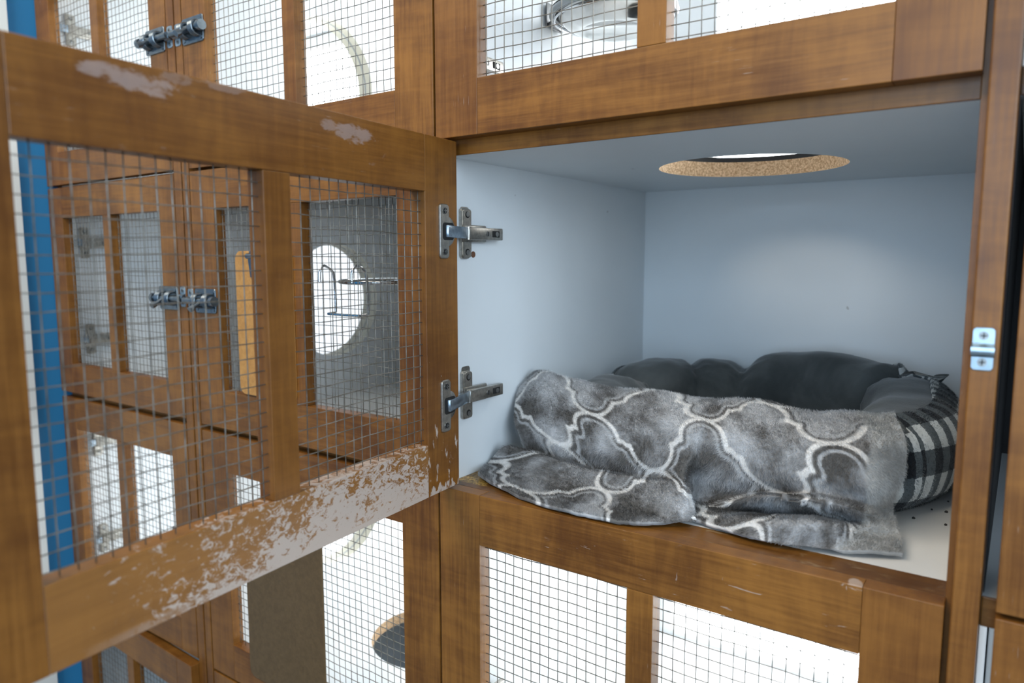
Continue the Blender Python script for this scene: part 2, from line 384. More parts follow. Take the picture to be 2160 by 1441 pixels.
# ------------------------------------------------------------------ panels with round holes
def holed(mb,axis,c0,c1,u,v,holes,mi=0,rim=1,n=48):
    """panel between c0<c1 along axis; u,v: ranges of the two other axes (in x,y,z order); holes: (cu,cv,r) stacked along v without overlap"""
    def P(c,a,b):
        return (c,a,b) if axis==0 else ((a,c,b) if axis==1 else (a,b,c))
    hs=sorted(holes,key=lambda h:h[1]); bands=[]; cur=v[0]
    for k,h in enumerate(hs):
        end=v[1] if k==len(hs)-1 else (h[1]+h[2]+hs[k+1][1]-hs[k+1][2])/2
        bands.append((cur,end,h)); cur=end
    if not hs: bands=[(v[0],v[1],None)]
    for b0,b1,h in bands:
        if h is None:
            for c in (c0,c1): mb.add([P(c,u[0],b0),P(c,u[1],b0),P(c,u[1],b1),P(c,u[0],b1)],[[0,1,2,3]],mi)
            continue
        cu,cv,r=h; ring=[];outer=[]
        for k in range(n):
            a=2*PI*(k+.5)/n; dx,dy=math.cos(a),math.sin(a); ring.append((cu+r*dx,cv+r*dy))
            tx=((u[1]-cu)/dx if dx>0 else (u[0]-cu)/dx); ty=((b1-cv)/dy if dy>0 else (b0-cv)/dy); s=min(tx,ty); outer.append((cu+s*dx,cv+s*dy))
        corners=[(u[1],b0),(u[1],b1),(u[0],b1),(u[0],b0)]
        for c in (c0,c1):
            vs=[P(c,*p) for p in ring]+[P(c,*p) for p in outer]+[P(c,*p) for p in corners]; fs=[]
            for k in range(n):
                j=(k+1)%n; a,b_=outer[k],outer[j]; f=[k,n+k]
                if abs(a[0]-b_[0])>1e-9 and abs(a[1]-b_[1])>1e-9:
                    best=min(range(4),key=lambda q:abs(corners[q][0]-a[0])+abs(corners[q][1]-a[1])+abs(corners[q][0]-b_[0])+abs(corners[q][1]-b_[1])); f.append(2*n+best)
                f+= [n+j,j]; fs.append(f)
            mb.add(vs,fs,mi)
        vs=[P(c0,*p) for p in ring]+[P(c1,*p) for p in ring]
        mb.add(vs,[[k,(k+1)%n,n+(k+1)%n,n+k] for k in range(n)],rim,True)
    for a in u: mb.add([P(c0,a,v[0]),P(c1,a,v[0]),P(c1,a,v[1]),P(c0,a,v[1])],[[0,1,2,3]],mi)
    for b in v: mb.add([P(c0,u[0],b),P(c1,u[0],b),P(c1,u[1],b),P(c0,u[1],b)],[[0,1,2,3]],mi)
def holed_obj(name,parent,axis,c0,c1,u,v,holes,mats):
    mb=MB(); holed(mb,axis,c0,c1,u,v,holes); 
    me=mb.build(name,mats,parent,False); return me

YF,YB=.02,.60                             # cabinet front edge and back
ROWS=range(-2,2)
ZT=2*H-.002; ZB=-2*H-.018
def seg_window(idx,x,z,mat,label,frame=(.03,.03,.022,.03)):
    """framed frosted window at the back of one pen. frame = left,right,bottom,top"""
    w=empty('window_%d'%idx,(0,0,Z0)); tag(w,label,'window',kind='structure')
    l,r,b,t=frame; y0,y1=YB-.028,YB-.002
    mb=MB()
    mb.box((x[0],x[0]+l),(y0,y1),z,0,.002); mb.box((x[1]-r,x[1]),(y0,y1),z,0,.002)
    mb.box((x[0]+l,x[1]-r),(y0,y1),(z[0],z[0]+b),0,.002); mb.box((x[0]+l,x[1]-r),(y0,y1),(z[1]-t,z[1]),0,.002)
    mb.build('window_frame',FRAMEW,w)
    mb=MB(); mb.box((x[0]+l,x[1]-r),(YB-.012,YB-.007),(z[0]+b,z[1]-t)); mb.build('pane',mat,w)
    return w

def cabinet(label,cat_x,left_holes=(),right_holes=(),shelf_holes=(),inner=None,edge_special=False,left_w=.016,right_w=.016,rows=ROWS,base=True,tops={}):
    x0,x1=cat_x                          # inner faces of the sides
    c=empty('pet_cabinet',(0,0,Z0)); tag(c,label,'cabinet','pet cabinets along the wall')
    zb,zt=H*min(rows)-.018, H*(max(rows)+1)
    py=(.022,.60)
    holed_obj('side_panel',c,0,x0-left_w,x0,(.0212,YB),(zb,zt),[(h[0],h[1],h[2]) for h in left_holes],[WHITE,CREAM])
    holed_obj('side_panel',c,0,x1,x1+right_w,(.0212,YB),(zb,zt),[(h[0],h[1],h[2]) for h in right_holes],[WHITE,CREAM])
    board('edge_strip',(x0-left_w,x0),(YF,.0212),(zb,zt),WZ,c,.0003); board('edge_strip',(x1,x1+right_w),(YF,.0212),(zb,zt),WZ,c,.0003)
    mb=MB(); mb.box((x0,x1),(YB-.0018,YB+.006),(zb,zt)); mb.build('back_panel',WHITE,c)
    for k in list(rows)+[max(rows)+1]:
        zz=k*H
        hs=[h for (kk,h) in shelf_holes if kk==k]
        lip=.057 if (edge_special and k==0) else .0225
        tp=zz+tops.get(k,.004)
        holed_obj('shelf',c,2,zz-.018,tp-.0002,(x0,x1),(lip,YB-.002),hs,[WHITE_FLOOR if (edge_special and k==0) else WHITE,PART])
        board('shelf_edging',(x0,x1),(YF,lip),(zz-.018,tp),(W_EDGE if edge_special and k==0 else WX),c,.0008)
    return c
def plinth(c,x): board('plinth',x,(.05,.58),(-Z0,-2*H-.018),WX,c,.001)

# ---- main cabinet, with the open middle door
PORT=[(.303,.206+k*H,.112) for k in (-2,-1,0,1)]
MAIN=cabinet('maple pet cabinet whose middle door stands open on white pen with grey bed',(-.002,.5530),shelf_holes=[(1,(.275,.335,.123))],edge_special=True,right_w=.0252,tops={0:0.0})
plinth(MAIN,(-.018,.578))
MW=((.0634,.2634),(.2939,.4918)); MWD=.5537
board('post',(.5585,.5782),(0,.0198),(-2*H-.01,2*H-.004),WZ,MAIN,.0015)
door(MAIN,'door',(0,0,H),0,MWD,.4225,MW,seed=1,bolt=True)
door(MAIN,'door',(0,0,-.4295),0,MWD,.4295,MW,seed=2,mats=dict(top=W_SCR),rail=(.061,.0634))
door(MAIN,'door',(0,0,-.4295-H),0,MWD,.4260,MW,seed=3)
OL=(.0032,.0093,.0052)
od=door(MAIN,'door',OL,-th,MWD,.4225,MW,seed=4,hinges=False,bolt=True,mats=dict(bottom=W_RAIL,left=W_STILE,top=W_PATCH),label='open mesh door with paint worn pale along its bottom rail')
for zc in (.105,.315):
    mb=hinge_mesh(True)
    org=Vector(OL)+Vector((.02*math.sin(th),.02*math.cos(th),0))
    f=lambda p: to_local((p[0],p[1],org.z+p[2]),org,th)
    A=f((-.002,.0425,0)); B=f((-.002,.1180,0)); nn=(f((1,.0425,0))-f((0,.0425,0))).normalized()
    hinge_arm(mb,A,B,nn,None,Vector((.0275,.0055,0)))
    o=mb.build('hinge',HM,od); o.location=(0,.02,zc); o['label']='nickel concealed hinge'
def strike(c,x,z):
    mb=MB(); vs,fs=rbox_plate(.0150,.034,.0012,.003); mb.add([(x+a,-b,z+q) for a,b,q in vs],fs,0)
    pts=[(-.0055,0),(-.0045,.0032),(-.003,.0062),(0,.0070),(.003,.0062),(.0045,.0032),(.0055,0)]
    vs=[];fs=[]
    for sx in (-.0078,.0078):
        for q,yy in pts: vs.append((x+sx,-.0012-yy,z+q-.001))
    n=len(pts)
    for k in range(n-1): fs.append([k,k+1,n+k+1,n+k])
    fs.append(list(range(n))); fs.append([n+k for k in range(n)]); mb.add(vs,fs,0)
    for s in (-1,1):
        mb.cyl((x,-.0011,z+s*.0105),(0,-1,0),.0035,.0008,16,1); mb.box((x-.0022,x+.0022),(-.0021,-.0018),(z+s*.0105-.0004,z+s*.0105+.0004),2); mb.box((x-.0004,x+.0004),(-.0021,-.0018),(z+s*.0105-.0022,z+s*.0105+.0022),2)
    return mb.build('strike_plate',[STRIKE,SCREW,DARKHOLE],c)
strike(MAIN,.5675,.217); strike(MAIN,.5675,.217+H); strike(MAIN,.5675,.217-H)
mb=MB(); mb.lathe([(.1232,0),(.1232,.011),(.1262,.011),(.1262,0),(.1232,0)],(.275,.335,H),64); o=mb.build('hole_liner',BLACKL,MAIN); o['label']='black liner ring round the hole'
mb=MB(); mb.cyl((-.0019,.0735,.2935),(1,0,0),.0042,.0007,14); o=mb.build('screw_hole',simple('rust',(.14,.06,.03),.9),MAIN); o['label']='rusty empty screw hole'

# ---- second column, hinged back to back with the main one
C2=cabinet('maple pet cabinet with two clipboards hung on its doors',(-.535,-.034),left_holes=PORT,shelf_holes=[(-1,(-.285,.305,.118)),(1,(-.285,.305,.118))],left_w=.0185,tops={0:.0125})  # hole in the upper shelf added to let light into the middle pen
plinth(C2,(-.5535,-.018))
W2=.5285; X2=-.532; MW2=((.0632,.2495),(.2755,.4650))
board('post',(-.5535,-.5355),(0,.0198),(-2*H-.01,2*H-.004),WZ,C2,.001)
for k,z in ((1,H+.003),(0,.0105),(-1,-.4295),(-2,-.4295-H)):
    d=door(C2,'door',(X2,0,z),0,W2,{1:.4225,0:.4185,-1:.4295,-2:.4260}[k],MW2,hinge='R',seed=10+k,rail=(.0634,.0634) if k else (.0625,.0610))
    strike(C2,-.5445,z+.211)
# ---- third column
C3=cabinet('maple pet cabinet at the far end against the blue wall',(-1.034,-.5755),right_holes=PORT,left_w=.016,right_w=.0180,tops={0:.0155})
plinth(C3,(-1.05,-.5575))
W3=.4685; X3=-1.0495; MW3=((.0560,.2200),(.2465,.4185))
board('post',(-.5785,-.5577),(0,.0198),(-2*H-.01,2*H-.004),WZ,C3,.001)
for k,z in ((1,H+.004),(0,.0135),(-1,-.4280),(-2,-.4295-H)):
    door(C3,'door',(X3,0,z),-.03 if k==-2 else 0,W3,{1:.4225,0:.4155,-1:.4295,-2:.4235}[k],MW3,hinge='L',seed=20+k,rail=(.0634,.0634) if k else (.0605,.0590),wall_off=.0155)
    strike(C3,-.568,z+.211)
# ---- column to the right of the post
C0=cabinet('maple pet cabinet beyond the narrow dark gap by the strike post',(.5790,1.10),left_w=.0003,right_w=.018,rows=(-1,0,1),tops={0:.008})
X0=.5890; W0=.53; MW0=((.0634,.25),(.28,.4666))
for k,z in ((1,H),(0,.0052),(-1,-.4295)):
    door(C0,'door',(X0,0,z),0,W0,.4225 if k>-1 else .4295,MW0,hinge='R',seed=30+k,wall_off=0.0,bolt=False)
board('plinth',(.579,1.118),(.05,.58),(-Z0,-.431-.018),WX,C0,.001)
mb=MB(); mb.box((.5795,1.099),(YB-.03,YB-.003),(.001,H-.02)); mb.box((1.094,1.099),(.03,YB-.03),(.001,H-.02)); mb.box((.5793,.5800),(.03,YB-.03),(.001,H-.02)); o=mb.build('liner_and_shade_black',BLACKL,C0); o['label']='painted darkness inside the middle pen'  # near-black boxes put the darkness of the unlit pen into colour

# ---- windows behind the pens
k=1
def win(x,row,mat,lab,fr):
    global k
    seg_window(k,x,(row*H+.001,(row+1)*H-.0195),mat,lab,fr); k+=1
win((0,.551),1,PANE,'bright frosted window behind upper mesh door above the grey bed',(.135,.02,.02,.03))
win((0,.551),-1,PANE,'bright frosted window behind lower mesh door under the grey bed',(.082,.02,.014,.03))
win((-.533,-.036),1,PANE,'bright frosted window behind upper door of the clipboard cabinet',(.05,.02,.02,.03))
win((-.533,-.036),-1,PANE,'bright frosted window behind lower door of the clipboard cabinet',(.05,.02,.02,.03))
win((-1.032,-.577),1,PANE,'bright frosted window behind upper door by the blue wall',(.03,.02,.02,.03))
win((-1.032,-.577),0,PANE_DIM,'dim frosted window behind middle door by the blue wall',(.03,.02,.02,.03))
win((-1.032,-.577),-1,PANE,'bright frosted window behind lower door by the blue wall',(.03,.02,.02,.03))
win((.581,1.098),1,PANE_DIM,'dim frosted window behind the upper gap beside the strike post',(.03,.02,.02,.03))
win((.581,1.098),-1,PANE_DIM,'dim frosted window behind the lower gap beside the strike post',(.03,.02,.02,.03))
# backs greyed to paint in shade: second column's middle pen and the bottom pens
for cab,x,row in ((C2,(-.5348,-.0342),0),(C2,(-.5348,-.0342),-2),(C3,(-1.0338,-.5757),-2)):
    mb=MB(); mb.box(x,(YB-.006,YB-.002),(row*H,row*H+.41)); o=mb.build('pen_back',GREYL,cab); o['label']='pen back painted grey for the shade of a dim pen'

# ------------------------------------------------------------------ room
def struct(name,x,y,z,m,label):
    mb=MB(); mb.box(x,y,z); o=mb.build(name,m); tag(o,label,name.split('_')[0],kind='structure'); return o
struct('floor',(-1.06,2.4),(-3.2,.7),(-.05,0),floormat(),'grey vinyl floor of the room')
struct('wall_left',(-1.16,-1.0525),(-3.2,.7),(0,2.75),BLUE,'blue wall at the far end of the cabinets')
struct('wall_back',(-1.16,2.4),(.62,.72),(0,2.75),OFFW,'wall behind the pet cabinets')
struct('ceiling',(-1.16,2.4),(-3.2,.72),(2.75,2.8),CEILM,'white ceiling of the room')
struct('trim_1',(-1.0524,-1.038),(-.34,-.0535),(0,2.6),OFFW,'white trim board on the blue wall')
NET=[[(0.0135, 0.24, 0.0672), (-0.0005, 0.21, 0.1062), (-0.0005, 0.19, 0.1122), (0.0034, 0.165, 0.0918), (0.022, 0.135, 0.0615), (0.0433, 0.125, 0.0276), (0.0232, 0.115, 0.032), (0.0103, 0.105, 0.0222), (0.0014, 0.095, 0.0096), (0.019, 0.0544, 0.006)], [(0.0411, 0.24, 0.0783), (0.0285, 0.21, 0.1173), (0.0285, 0.19, 0.1233), (0.0535, 0.14, 0.0912), (0.0742, 0.118, 0.0553), (0.0909, 0.118, 0.0274), (0.0876, 0.1, 0.0335), (0.0769, 0.088, 0.0237), (0.0669, 0.07, 0.0105), (0.0806, 0.025, 0.006)], [(0.0921, 0.23, 0.0745), (0.0822, 0.2, 0.1135), (0.0822, 0.18, 0.1195), (0.1088, 0.13, 0.0897), (0.1259, 0.108, 0.0553), (0.1376, 0.115, 0.0212), (0.1512, 0.095, 0.0283), (0.1464, 0.08, 0.0189), (0.1445, 0.055, 0.0071), (0.1565, 0.0043, 0.006)], [(0.1576, 0.225, 0.0698), (0.1512, 0.195, 0.1088), (0.1512, 0.175, 0.1148), (0.1777, 0.125, 0.0899), (0.193, 0.103, 0.0543), (0.201, 0.11, 0.0223), (0.2119, 0.092, 0.0287), (0.2087, 0.08, 0.0183), (0.2085, 0.045, 0.0049), (0.2207, -0.01, 0.006)], [(0.2301, 0.22, 0.0718), (0.2275, 0.19, 0.1108), (0.2275, 0.17, 0.1168), (0.2468, 0.12, 0.0938), (0.2543, 0.098, 0.0593), (0.2538, 0.098, 0.0334), (0.2596, 0.085, 0.0321), (0.2647, 0.07, 0.023), (0.2649, 0.045, 0.0108), (0.2685, 0.0134, 0.006)], [(0.2773, 0.22, 0.0701), (0.2772, 0.19, 0.1091), (0.2772, 0.17, 0.1151), (0.2917, 0.115, 0.0951), (0.2918, 0.098, 0.068), (0.2907, 0.084, 0.0463), (0.298, 0.072, 0.037), (0.3045, 0.062, 0.0274), (0.3104, 0.052, 0.0154), (0.3124, 0.0478, 0.006)], [(0.2886, 0.22, 0.0703), (0.2891, 0.19, 0.1093), (0.2891, 0.17, 0.1153), (0.3053, 0.115, 0.0941), (0.3014, 0.107, 0.0619), (0.289, 0.118, 0.0318), (0.2884, 0.115, 0.0125), (0.292, 0.105, 0.0046), (0.2981, 0.09, -0.0011), (0.3118, 0.0561, 0.006)], [(0.3108, 0.22, 0.0713), (0.3124, 0.19, 0.1103), (0.3124, 0.17, 0.1163), (0.3289, 0.115, 0.0946), (0.3305, 0.106, 0.0587), (0.3235, 0.122, 0.0202), (0.3137, 0.112, 0.0053), (0.307, 0.1, 0.0018), (0.3061, 0.088, 0.0007), (0.3124, 0.06, 0.006)], [(0.3426, 0.22, 0.0735), (0.3459, 0.19, 0.1125), (0.3459, 0.17, 0.1185), (0.3658, 0.115, 0.0945), (0.3734, 0.102, 0.0615), (0.3772, 0.11, 0.0337), (0.3742, 0.082, 0.0365), (0.3582, 0.108, 0.0078), (0.3681, 0.062, 0.0188), (0.3687, 0.043, 0.006)], [(0.3882, 0.22, 0.0681), (0.3939, 0.19, 0.1071), (0.3939, 0.17, 0.1131), (0.4128, 0.115, 0.0961), (0.4223, 0.1, 0.0653), (0.4288, 0.1, 0.0452), (0.4219, 0.07, 0.0462), (0.409, 0.105, 0.0151), (0.4141, 0.055, 0.0268), (0.4071, 0.0412, 0.006)], [(0.426, 0.22, 0.071), (0.4337, 0.19, 0.11), (0.4337, 0.17, 0.116), (0.4544, 0.115, 0.0972), (0.4623, 0.104, 0.0664), (0.4639, 0.115, 0.0389), (0.4569, 0.08, 0.0435), (0.4487, 0.105, 0.0205), (0.4513, 0.068, 0.0284), (0.4445, 0.0531, 0.006)], [(0.4572, 0.222, 0.0722), (0.4665, 0.192, 0.1112), (0.4665, 0.172, 0.1172), (0.4813, 0.125, 0.0992), (0.4849, 0.118, 0.0669), (0.481, 0.128, 0.0376), (0.4807, 0.11, 0.0288), (0.4803, 0.1, 0.0244), (0.4762, 0.088, 0.0174), (0.4728, 0.0619, 0.006)], [(0.4748, 0.235, 0.0753), (0.4851, 0.205, 0.1143), (0.4851, 0.185, 0.1203), (0.5019, 0.155, 0.1009), (0.5018, 0.158, 0.0649), (0.4922, 0.168, 0.0296), (0.4985, 0.14, 0.0211), (0.5043, 0.125, 0.0144), (0.5078, 0.112, 0.0096), (0.5128, 0.0833, 0.006)]]
# ------------------------------------------------------------------ cat bed
BC=(.2835,.345); BA,BB,BN=.202,.172,2.7
def ringp(t):
    c,s=math.cos(t),math.sin(t)
    return Vector((BC[0]+BA*math.copysign(abs(c)**(2/BN),c),BC[1]+BB*math.copysign(abs(s)**(2/BN),s),0))
def lerp_tab(tab,t):
    t=t%360
    for (a,va),(b,vb) in zip(tab,tab[1:]):
        if a<=t<=b:
            k=(t-a)/(b-a); k=k*k*(3-2*k); return va+(vb-va)*k
    return tab[-1][1]
HT=[(0,.116),(25,.124),(38,.126),(50,.134),(72,.141),(88,.137),(101,.122),(108,.116),(124,.118),(135,.116),(150,.121),(170,.115),(195,.104),(230,.092),(270,.090),(310,.094),(335,.108),(360,.116)]
PINCH=[(40,.30,5),(102,.20,4),(128,.13,4),(176,.25,6),(262,.08,6),(318,.08,6)]
def bedsec(tdeg):
    h=lerp_tab(HT,tdeg); w=.060-.012*max(0,-math.sin(math.radians(tdeg))); p=1
    for c,a,s in PINCH:
        d=(tdeg-c+180)%360-180; p-=a*math.exp(-(d/s)**2)
    return w*(.45+.55*p),h*(.30+.70*p)
def bedpoint(tdeg,phi,off=0.0,wr=True):
    t=math.radians(tdeg); p=ringp(t); e=1e-3; tan=(ringp(t+e)-ringp(t-e)).normalized(); nrm=Vector((tan.y,-tan.x,0))
    w,h=bedsec(tdeg); ex=2/2.4
    c,s=math.cos(phi),math.sin(phi)
    rx=(w+off)*math.copysign(abs(c)**ex,c); z=.002+h/2+(h/2+off)*math.copysign(abs(s)**ex,s)
    q=p+nrm*rx; q.z=max(z,.0015)
    if wr:
        n=noise.noise((q.x*16,q.y*16,q.z*16))*.0045+noise.noise((q.x*45,q.y*45,q.z*40))*.0014
        near=min(abs((tdeg-c0+180)%360-180) for c0,_,_ in PINCH); k=math.exp(-(near/10)**2)
        n+=math.sin(phi*13+tdeg*.25)*.0022*k
        if q.z>.006: q+=nrm*(n*math.copysign(1,c))*.7+Vector((0,0,n*max(s,0)))
    return q
def plush(name,a,bb,nap=60):
    m,nt,b=newmat(name); P=N(nt,'ShaderNodeTexCoord').outputs['Object']
    n1=noise_tex(nt,P,11,4,.6,.5); n2=noise_tex(nt,P,420,3)
    c=mix(nt,sstep(nt,n1,.32,.68),a,bb); nt.links.new(c,b.inputs['Base Color']); b.inputs['Roughness'].default_value=.95
    b.inputs['Specular IOR Level'].default_value=.15
    b.inputs['Sheen Weight'].default_value=.28; b.inputs['Sheen Roughness'].default_value=.45
    bp=N(nt,'ShaderNodeBump'); bp.inputs['Strength'].default_value=.35; bp.inputs['Distance'].default_value=.001
    nt.links.new(mth(nt,'ADD',n2,mth(nt,'MULTIPLY',noise_tex(nt,P,90,3),.8)),bp.inputs['Height']); nt.links.new(bp.outputs[0],b.inputs['Normal']); return m
GREYP=plush('charcoal_plush',(.052,.058,.058),(.098,.105,.103))
def plaid():
    m,nt,b=newmat('buffalo_plaid_fleece'); uv=N(nt,'ShaderNodeUVMap'); uv.uv_map='UVMap'; sep=N(nt,'ShaderNodeSeparateXYZ')
    P=N(nt,'ShaderNodeTexCoord').outputs['Object']
    ns=N(nt,'ShaderNodeTexNoise'); ns.inputs['Scale'].default_value=260; nt.links.new(P,ns.inputs['Vector'])
    jit=N(nt,'ShaderNodeVectorMath',operation='MULTIPLY_ADD'); nt.links.new(ns.outputs['Color'],jit.inputs[0]); jit.inputs[1].default_value=(.004,.004,0); nt.links.new(uv.outputs[0],jit.inputs[2])
    nt.links.new(jit.outputs[0],sep.inputs[0])
    def stripe(x,per,ph,th_=.40): return mth(nt,'GREATER_THAN',mth(nt,'FRACT',mth(nt,'ADD',mth(nt,'DIVIDE',x,per),ph)),th_)
    a=stripe(sep.outputs[0],.029,.1,.50); c=stripe(sep.outputs[1],.060,.28,.52)
    s=mth(nt,'ADD',a,c)
    col=mix(nt,mth(nt,'MINIMUM',s,1.0),(.56,.57,.55),(.085,.098,.102)); col=mix(nt,mth(nt,'SUBTRACT',s,1.0,True),col,(.014,.016,.019))
    nt.links.new(col,b.inputs['Base Color']); b.inputs['Roughness'].default_value=.95; b.inputs['Sheen Weight'].default_value=.15; b.inputs['Specular IOR Level'].default_value=.1
    bp=N(nt,'ShaderNodeBump'); bp.inputs['Strength'].default_value=.6; bp.inputs['Distance'].default_value=.0015
    nt.links.new(noise_tex(nt,P,300,4),bp.inputs['Height']); nt.links.new(bp.outputs[0],b.inputs['Normal']); return m
PLAID=plaid()
bed=empty('cat_bed',(0,0,Z0)); tag(bed,'charcoal plush bolster cat bed with buffalo plaid outside in the open pen','cat bed')
def grid_mesh(P,cyc=False):
    n,m=len(P),len(P[0]); vs=[p for r in P for p in r]; fs=[]
    for i in range(n-1):
        for j in range(m if cyc else m-1): fs.append([i*m+j,i*m+(j+1)%m,(i+1)*m+(j+1)%m,(i+1)*m+j])
    return vs,fs
segs=[(-42,40),(40,102),(102,128),(128,176),(176,262),(262,318)]
for a0,a1 in segs:
    nt_=max(14,int((a1-a0)*1.1)); mph=44; R=[]
    for i in range(nt_+1):
        t=a0-1.2+(a1-a0+2.4)*i/nt_; R.append([bedpoint(t,2*PI*j/mph) for j in range(mph)])
    vs,fs=grid_mesh(R,True); fs.append(list(range(mph))[::-1]); fs.append([nt_*mph+j for j in range(mph)])
    mb=MB(); mb.add(vs,fs,0,True); mb.build('bolster_cushion',GREYP,bed,False)
# plaid outside
nT,mP=220,30; R=[];UV=[]; s_acc=0; prev=None
for i in range(nT+1):
    t=360*i/nT; top=(1.30 if t<45 or t>330 else .75)+.06*math.sin(math.radians(t*9)); top+=(.55*max(0,1-(t-45)/14) if 45<=t<59 else 0)
    row=[bedpoint(t,-1.35+(1.35+top)*j/mP,.0035) for j in range(mP+1)]; R.append(row)
    mid=row[mP//2]
    if prev is not None: s_acc+=(mid-prev).length
    prev=mid; v=0; uvr=[]
    for j in range(mP+1):
        if j: v+=(row[j]-row[j-1]).length
        uvr.append((s_acc,v))
    UV.append(uvr)
RPL=R; vs,fs=grid_mesh(R); mb=MB(); mb.add(vs,fs,0,True); o=o_cover=mb.build('outer_cover',PLAID,bed,False); o['label']='black and grey buffalo plaid outside'
uvl=o.data.uv_layers.new(name='UVMap'); flat=[u for r in UV for u in r]
for l in o.data.loops: uvl.data[l.index].uv=flat[l.vertex_index]
so=o.modifiers.new('thick','SOLIDIFY'); so.thickness=.003; so.offset=-1
# piping edge along the top of the cover
# floor cushion
R=[]
for k in range(13):
    rr=k/12; row=[]
    for j in range(72):
        p=ringp(2*PI*j/72); q=Vector((BC[0]+(p.x-BC[0])*rr,BC[1]+(p.y-BC[1])*rr,.036*(1-rr**4)+.006+.003*noise.noise((p.x*rr*20,p.y*rr*20,1)))); row.append(q)
    R.append(row)
vs,fs=grid_mesh(R,True); mb=MB(); mb.add(vs,fs,0,True); mb.build('base_cushion',GREYP,bed,False)
# bunched corner tie
kp=bedpoint(39,1.0,.004,False)
R=[];UVk=[]
for i in range(15):
    t=i/14; row=[]
    for j in range(40):
        a=2*PI*j/40; r=(.010+.013*t**1.3+(.0055*t)*math.sin(4*a+2*t)+.0022*math.sin(7*a))
        row.append(Vector((kp.x+r*math.cos(a)*1.15+.006*t,kp.y+r*math.sin(a)*.9,kp.z-.010+.042*t-.008*t*t+.004*t*math.sin(3*a+1)))); UVk.append((j*.0025,t*.05))
    R.append(row)
vs,fs=grid_mesh(R,True); mb=MB(); mb.add(vs,fs,0,True)
cI=[14*40+j for j in range(40)]; mb.f.append(cI); mb.m.append(0); mb.sm.append(True)
o=mb.build('corner_gather',PLAID,bed,False); uvl=o.data.uv_layers.new(name='UVMap')
for l in o.data.loops: uvl.data[l.index].uv=UVk[l.vertex_index]

# ------------------------------------------------------------------ plush blanket draped over the front of the bed
NETA=np.array(NET)                      # columns left to right, rows from inside the bed over the ridge to the hem
NETA[:,:,0]=np.maximum(NETA[:,:,0],.0035); NETA[:,-1,1]=np.maximum(NETA[:,-1,1],.0035); NETA[:,:,2]=np.maximum(NETA[:,:,2],.007)
def cr(A,n):                            # Catmull-Rom resample along axis 0
    K=A.shape[0]; P=np.concatenate([2*A[:1]-A[1:2],A,2*A[-1:]-A[-2:-1]]); t=np.linspace(0,K-1-1e-9,n); i=t.astype(int); f=(t-i).reshape(-1,*([1]*(A.ndim-1)))
    p0,p1,p2,p3=P[i],P[i+1],P[i+2],P[i+3]
    return .5*(2*p1+(p2-p0)*f+(2*p0-5*p1+4*p2-p3)*f*f+(3*p1-p0-3*p2+p3)*f**3)
NU,NV=420,300
G=cr(NETA,NU); G=cr(G.transpose(1,0,2),NV).transpose(1,0,2)      # NU x NV x 3
dv=np.linalg.norm(np.diff(G,axis=1),axis=2); V=np.concatenate([np.zeros((NU,1)),np.cumsum(dv,1)],1)
ridge=int(NV*2/9); V-=V[:,ridge:ridge+1]
k9=np.ones(41)/41
V=np.apply_along_axis(lambda c: np.convolve(np.pad(c,20,mode='edge'),k9,'valid'),0,V)
du=np.linalg.norm(np.diff(G[:,[ridge,int(NV*.42),int(NV*.5)],:],axis=0),axis=2).mean(1); U=np.concatenate([[0],np.cumsum(du)])
U=np.repeat(U[:,None],NV,1); UL=U[-1,0]
# cloth thickness and soft wrinkles along the normal
gu=np.gradient(G,axis=0); gv=np.gradient(G,axis=1); nn=np.cross(gu,gv); nn/=np.linalg.norm(nn,axis=2,keepdims=True)+1e-9
if nn[NU//2,int(NV*.4),1]>0: nn=-nn
disp=np.zeros((NU,NV))
for i in range(NU):
    for j in range(NV):
        u,v=U[i,j],V[i,j]
        disp[i,j]=.0030*noise.noise((u*17,v*20,3.1))+.0016*noise.noise((u*45,v*40,7.7))+.0007*noise.noise((u*120,v*120,1.3))
G=G+nn*disp[:,:,None]; G[:,:,2]=np.maximum(G[:,:,2],.0045); G[:,:,0]=np.clip(G[:,:,0],.002,None)
# trellis pattern: distance to the outline of the quatrefoil cells
PX,PY=.150,.132; u0,v0=.222,.056
def hcurve():
    pts=[]
    for k in range(25):
        a=PI/2*k/24; pts.append((.40*math.sin(a),.60+.40*math.cos(a)))      # lobe
    pts+=[(.40,.535),(.465,.535),(.535,.465),(.60,.465)]
    for k in range(25):
        a=PI/2*k/24; pts.append((1-.40*math.cos(a),.40-.40*math.sin(a)))
    return np.array(pts)
HC=hcurve()
dx=((U-u0+.012*np.sin(V*30))/PX); dy=((V-v0+.008*np.sin(U*26+.6))/PY)
p=np.abs(2*(dx-np.round(dx))); q=np.abs(2*(dy-np.round(dy)))
A=HC*np.array([PX/2,PY/2]); X_=np.stack([p*PX/2,q*PY/2],-1).reshape(-1,2)
best=np.full(len(X_),9.)
for a,b in zip(A[:-1],A[1:]):
    ab=b-a; t=np.clip(((X_-a)@ab)/(ab@ab+1e-12),0,1); best=np.minimum(best,np.linalg.norm(X_-(a+t[:,None]*ab),axis=1))
hq=np.interp(p.ravel(),HC[:,0],HC[:,1]); sgn=np.where(q.ravel()<hq,1,-1); SD=(best*sgn).reshape(NU,NV)
C=np.zeros((NU,NV,3))
dk=np.array([.135,.127,.118]); md=np.array([.46,.46,.465]); wl=np.array([.80,.77,.73]); lt=np.array([.48,.48,.48])
nz=np.zeros((NU,NV)); 
for i in range(NU):
    for j in range(NV):
        u,v=U[i,j],V[i,j]; nz[i,j]=.42+1.2*noise.noise((u*22,v*22,11))+.45*noise.noise((u*70,v*60,4))+.25*noise.noise((u*260,v*200,9))
hgt=np.clip((G[:,:,2]-.06)/.06,0,1)
